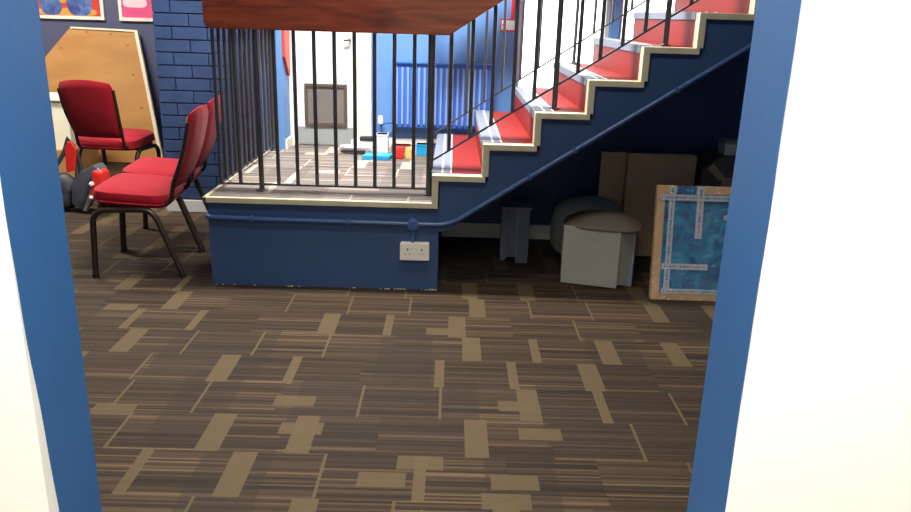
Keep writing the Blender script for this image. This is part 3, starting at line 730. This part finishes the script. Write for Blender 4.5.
# flattened cardboard boxes
cbx = thing('cardboard_box', 'tall flattened brown cardboard box standing behind the wrapped picture', 'box', (1.22, 4.65, 0))
mb = MB(); mb.box(1.065, 1.475, 4.60, 4.606, 0, .635); mb.box(1.469, 1.475, 4.606, 4.66, 0, .635); mb.box(1.065, 1.071, 4.606, 4.66, 0, .635); mb.box(1.071, 1.469, 4.654, 4.66, 0, .635)
mb.build('carton', M['cardboard'], cbx)
mb = MB(); mb.box(.905, 1.025, 4.622, 4.628, 0, .640); mb.box(1.019, 1.025, 4.628, 4.67, 0, .640); mb.box(1.025, 1.065, 4.664, 4.67, 0, .636); mb.build('side_flap', M['cardboard'], cbx)
mb = MB(); mb.box(1.065, 1.36, 4.598, 4.6065, .632, .637); mb.build('worn_rim', M['frame_card'], cbx, label='pale worn top edge')
mb = MB()
for k in range(8):
    mb.obox(Matrix.Translation((1.115 + random.uniform(-.03, .03), 4.597, .50 + random.uniform(-.05, .05))) @ Matrix.Rotation(random.uniform(0, 3), 4, 'Y'), random.uniform(.006, .02), .002, .003)
mb.build('tape_scraps', M['tape'], cbx)
# dark box with a small white carton on top, far right
db = thing('storage_box', 'dark brown box with slanting lid in the gloom under the stair', 'box', (1.70, 4.7, 0))
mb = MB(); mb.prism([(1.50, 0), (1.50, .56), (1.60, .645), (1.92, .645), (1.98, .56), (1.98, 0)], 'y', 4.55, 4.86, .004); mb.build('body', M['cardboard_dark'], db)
MB().prism([(1.60, .50), (1.66, .50), (1.56, .60), (1.53, .57)], 'y', 4.545, 4.552).build('flap', M['cardboard'], db)
MB().box(1.62, 1.90, 4.544, 4.552, .44, .52).build('flap', M['cardboard'], db)
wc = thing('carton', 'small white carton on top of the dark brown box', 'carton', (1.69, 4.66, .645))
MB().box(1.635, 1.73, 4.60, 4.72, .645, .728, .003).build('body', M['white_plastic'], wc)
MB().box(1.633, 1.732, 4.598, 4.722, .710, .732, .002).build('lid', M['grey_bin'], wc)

# picture wrapped in film and printed tape, leaning back
pf = thing('wrapped_picture', 'blue picture with tan edge boards wrapped in clear film and printed tape', 'picture', (1.30, 3.83, 0))
PA = R(9)
PM = Matrix.Translation((1.068, 3.812, .002)) @ Matrix.Rotation(R(-1.0), 4, 'Z') @ Matrix.Rotation(-PA, 4, 'X')
PW, PH = .52, .600
def pbox(x0, x1, y0, y1, z0, z1, bev=0.0): 
    mb = MB(); mb.obox(PM @ Matrix.Translation(((x0 + x1) / 2, (y0 + y1) / 2, (z0 + z1) / 2)), x1 - x0, y1 - y0, z1 - z0, bev); return mb
def padd(mb, x0, x1, y0, y1, z0, z1, bev=0.0):
    mb.obox(PM @ Matrix.Translation(((x0 + x1) / 2, (y0 + y1) / 2, (z0 + z1) / 2)), x1 - x0, y1 - y0, z1 - z0, bev); return mb
mb = pbox(0, .042, 0, .045, 0, PH, .004); padd(mb, PW - .042, PW, 0, .045, 0, PH, .004); padd(mb, .042, PW - .042, 0, .045, 0, .034, .004); padd(mb, .042, .10, 0, .045, PH - .042, PH, .004); padd(mb, .20, PW - .042, 0, .045, PH - .042, PH, .004)
mb.build('edge_board', M['frame_card'], pf)
pbox(.034, PW - .034, .010, .040, .028, PH - .008).build('picture_panel', M['picture_blue'], pf)
pbox(.10, .20, .002, .012, PH - .044, PH - .001).build('blue_patch', M['picture_blue'], pf)
tapes = [(.058, .082, .045, PH - .02), ]
tp = []
def tape(x0, x1, z0, z1, y=-.0025):
    q = pbox(x0, x1, y, y + .0015, z0, z1).build('tape', M['tape'], pf)
    mb2 = MB(); mb3 = MB(); horiz = (x1 - x0) > (z1 - z0); L = (x1 - x0) if horiz else (z1 - z0); s = .012; i = 0
    while s < L - .012:
        w = random.uniform(.004, .012)
        if i % 9 in (5, 6):
            tgt = mb3; w = .014; hh = .012
        else: tgt = mb2; hh = .0045
        if horiz: padd(tgt, x0 + s, x0 + s + w, y - .0006, y, (z0 + z1) / 2 - hh / 2, (z0 + z1) / 2 + hh / 2)
        else: padd(tgt, (x0 + x1) / 2 - hh / 2, (x0 + x1) / 2 + hh / 2, y - .0006, y, z0 + s, z0 + s + w)
        s += w + (.004 if i % 4 else .012); i += 1
    mb2.build('print', M['tape_ink'], q)
    if len(mb3.bm.verts): mb3.build('print', M['tape_blue'], q)
    else: mb3.bm.free()
tape(.062, .092, .03, PH - .004); tape(.012, PW - .01, PH - .075, PH - .045, -.0045); tape(.205, .24, .33, PH - .005, -.0065)
tape(.045, .285, .165, .195, -.0045); tape(.05, PW - .01, .036, .062, -.0045); tape(.35, .45, .43, .455, -.0045)
# crinkled film: gently uneven sheet over the front and down the sides
mb = MB(); NX, NZ = 44, 52; g_ = []
for j in range(NZ + 1):
    r = []
    for i in range(NX + 1):
        x = -.004 + (PW + .008) * i / NX; z = PH * j / NZ + .001
        y = -.012 + .003 * math.sin(x * 61 + 4 * math.sin(z * 17)) * math.sin(z * 43 + 3 * math.sin(x * 23)) + random.uniform(-.0012, .0012)
        r.append(mb.bm.verts.new(PM @ Vector((x, y, z))))
    g_.append(r)
for j in range(NZ):
    for i in range(NX): mb.bm.faces.new((g_[j][i], g_[j][i + 1], g_[j + 1][i + 1], g_[j + 1][i]))
for side in (0, NX):
    bcol = [mb.bm.verts.new(PM @ Vector((-.004 if side == 0 else PW + .004, .048, PH * j / NZ + .001))) for j in range(NZ + 1)]
    for j in range(NZ): mb.bm.faces.new((g_[j][side], g_[j + 1][side], bcol[j + 1], bcol[j]))
mb.build('film', M['film'], pf, smooth=True)

# ------------------------------------------------------------------ landing: radiator, white rod, toys, notice
ra = thing('radiator', 'blue ribbed panel radiator on the light blue wall behind the railing', 'radiator', (-.1, YB, .58))
mb = MB(); mb.box(-.420, .270, YB - .075, YB - .045, .605, 1.045, .006); mb.build('panel', M['radiator'], ra)
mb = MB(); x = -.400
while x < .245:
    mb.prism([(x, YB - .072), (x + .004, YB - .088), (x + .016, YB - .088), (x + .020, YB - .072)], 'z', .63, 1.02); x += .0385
mb.build('ribs', M['radiator_rib'], ra, label='ribs coloured paler blue for window highlights')
mb = MB(); mb.box(-.423, .273, YB - .092, YB - .02, 1.045, 1.056, .003); mb.box(-.423, -.415, YB - .08, YB - .02, .62, 1.045, .003); mb.box(.265, .273, YB - .08, YB - .02, .62, 1.045, .003)
mb.box(-.40, -.37, YB - .05, YB, .62, 1.0); mb.box(.17, .20, YB - .05, YB, .62, 1.0)
mb.build('casing', M['radiator'], ra)
va = MB().tube([(-.420, YB - .055, .64), (-.50, YB - .055, .62), (-.505, YB - .055, .60), (-.505, YB - .055, .452)], .008, 10).build('valve_pipe', M['radiator'], ra, smooth=True)
MB().lathe([(.010, 0), (.018, .006), (.020, .03), (.017, .055), (.006, .062)], (-.505, YB - .060, .622), 16).build('valve_head', M['toy_white'], va, smooth=True, label='white valve head')
for q in [ra]: q.location.z += .026
o = MB().cyl((-.150, YB - .105, LZ), (-.150, YB - .105, 2.6), .011, 12).build('white_rod', M['architrave'], None, smooth=True); rebase(o, (-.150, YB - .105, LZ)); tag(o, 'thin white upright rod in front of the blue radiator', 'pipe')  # thin white cylinder standing up from the landing floor
nt_ = thing('wall_notice', 'small white and red notice on the light blue wall beside the window', 'sign', (.35, YB, 1.31))
MB().box(.315, .422, YB - .006, YB, 1.300, 1.385, .001).build('red_border', M['toy_red'], nt_)
MB().box(.322, .415, YB - .008, YB - .006, 1.312, 1.375).build('white_face', M['nosing_white'], nt_)
MB().box(.326, .345, YB - .009, YB - .008, 1.340, 1.350).build('red_mark', M['toy_red'], nt_)
MB().box(.385, .405, YB - .012, YB, 1.385, 1.75, .002).build('red_strip', M['toy_red'], nt_)
o = MB().prism([(5.345, 1.50), (5.345, 1.10), (5.47, .965), (5.49, .97), (5.53, 1.50)], 'x', -1.149, -1.130, .003).build('red_panel', M['red_board'], None); rebase(o, (-1.16, 5.45, .955)); tag(o, 'red board with a slanting lower edge on the blue side wall', 'board')
# toys and bags lying by the skirting
ty = thing('toy_boat', 'white plastic toy boat with a dark cabin lying on the landing carpet', 'toy', (-.66, 5.42, LZ))
mb = MB(); mb.loft([[Vector((-.66 + sx * w, 5.42 + sy * d_, LZ + z)) for sx, sy in ((-1, 0), (-.75, -.8), (0, -1), (.85, -.9), (.9, .9), (0, 1), (-.75, .8))] for w, d_, z in ((.07, .03, .0), (.095, .045, .02), (.12, .055, .045), (.115, .05, .052))])
mb.build('hull', M['toy_white'], ty)
MB().box(-.70, -.55, 5.39, 5.45, LZ + .052, LZ + .09, .008).build('cabin', M['toy_white'], ty)
MB().box(-.64, -.53, 5.385, 5.455, LZ + .09, LZ + .115, .006).build('roof', M['toy_dark'], ty)
MB().box(-.765, -.60, 5.366, 5.376, LZ + .012, LZ + .026).build('stripe', M['toy_dark'], ty)
def block(name, x0, x1, y0, y1, h, m_, label, cat, cap=None):
    t = thing(name, label, cat, ((x0 + x1) / 2, (y0 + y1) / 2, LZ))
    MB().box(x0, x1, y0, y1, LZ, LZ + h, .006).build('body', m_, t)
    MB().box(x0 - .002, x1 + .002, y0 - .002, y1 + .002, LZ + h - .012, LZ + h, .002).build('lid', cap or m_, t)
block('plastic_tub', -.535, -.455, 5.46, 5.56, .125, M['toy_white'], 'tall white tub beside the toy boat on the landing', 'tub')
o = MB().prism([(-.60, 5.17), (-.42, 5.16), (-.40, 5.28), (-.47, 5.33), (-.58, 5.29)], 'z', LZ, LZ + .028, .006).build('folded_bag', M['cyan'], None); rebase(o, (-.5, 5.25, LZ)); tag(o, 'flat cyan bag lying in front of the toy boat', 'bag')
o = MB().box(-.395, -.330, 5.22, 5.28, LZ, LZ + .075, .01).build('toy_block', M['toy_red'], None); rebase(o, (-.36, 5.25, LZ)); tag(o, 'bright red toy block among the toys on the landing', 'toy', )
o = MB().box(-.318, -.275, 5.23, 5.29, LZ, LZ + .075, .01).build('toy_block', M['toy_yellow'], None); rebase(o, (-.30, 5.26, LZ)); tag(o, 'pale yellow toy block beside the red one on the landing', 'toy')
block('toy_crate', -.255, -.11, 5.385, 5.475, .075, M['cyan'], 'cyan plastic crate on the landing behind the railing post', 'crate', M['cyan'])
block('toy_crate', -.43, -.30, 5.47, 5.56, .05, M['vent_grey'], 'low grey crate behind the red toy block', 'crate', M['red_board'])

for o in list(COL.objects):
    if o.parent is None and o.name.split('.')[0] in ('toy_boat', 'plastic_tub', 'folded_bag', 'toy_block', 'toy_crate'): o.location.x += .015; o.location.y -= .14
# ------------------------------------------------------------------ ceiling fittings (the lamps' own housings; the landing one is an added fill)
names = ['white ceiling light above the doorway side of the near room', 'ceiling light over the leaning board', 'ceiling light over the chairs', 'unseen fill light added over the raised landing', 'ceiling light between the doorway and the stair']
for L, nm in zip(LAMPS, names):
    x, y, z, sx, sy = L[:5]; top = z + .065
    t = thing('ceiling_light', nm, 'light', (x, y, top), 'ceiling lights')
    mb = MB(); a, b = sx / 2 + .02, sy / 2 + .02
    mb.box(x - a, x + a, y - b, y + b, z + .03, top); mb.box(x - a, x + a, y - b, y - b + .015, z - .01, z + .03); mb.box(x - a, x + a, y + b - .015, y + b, z - .01, z + .03)
    mb.box(x - a, x - a + .015, y - b + .015, y + b - .015, z - .01, z + .03); mb.box(x + a - .015, x + a, y - b + .015, y + b - .015, z - .01, z + .03)
    mb.build('housing', M['door_white'], t)
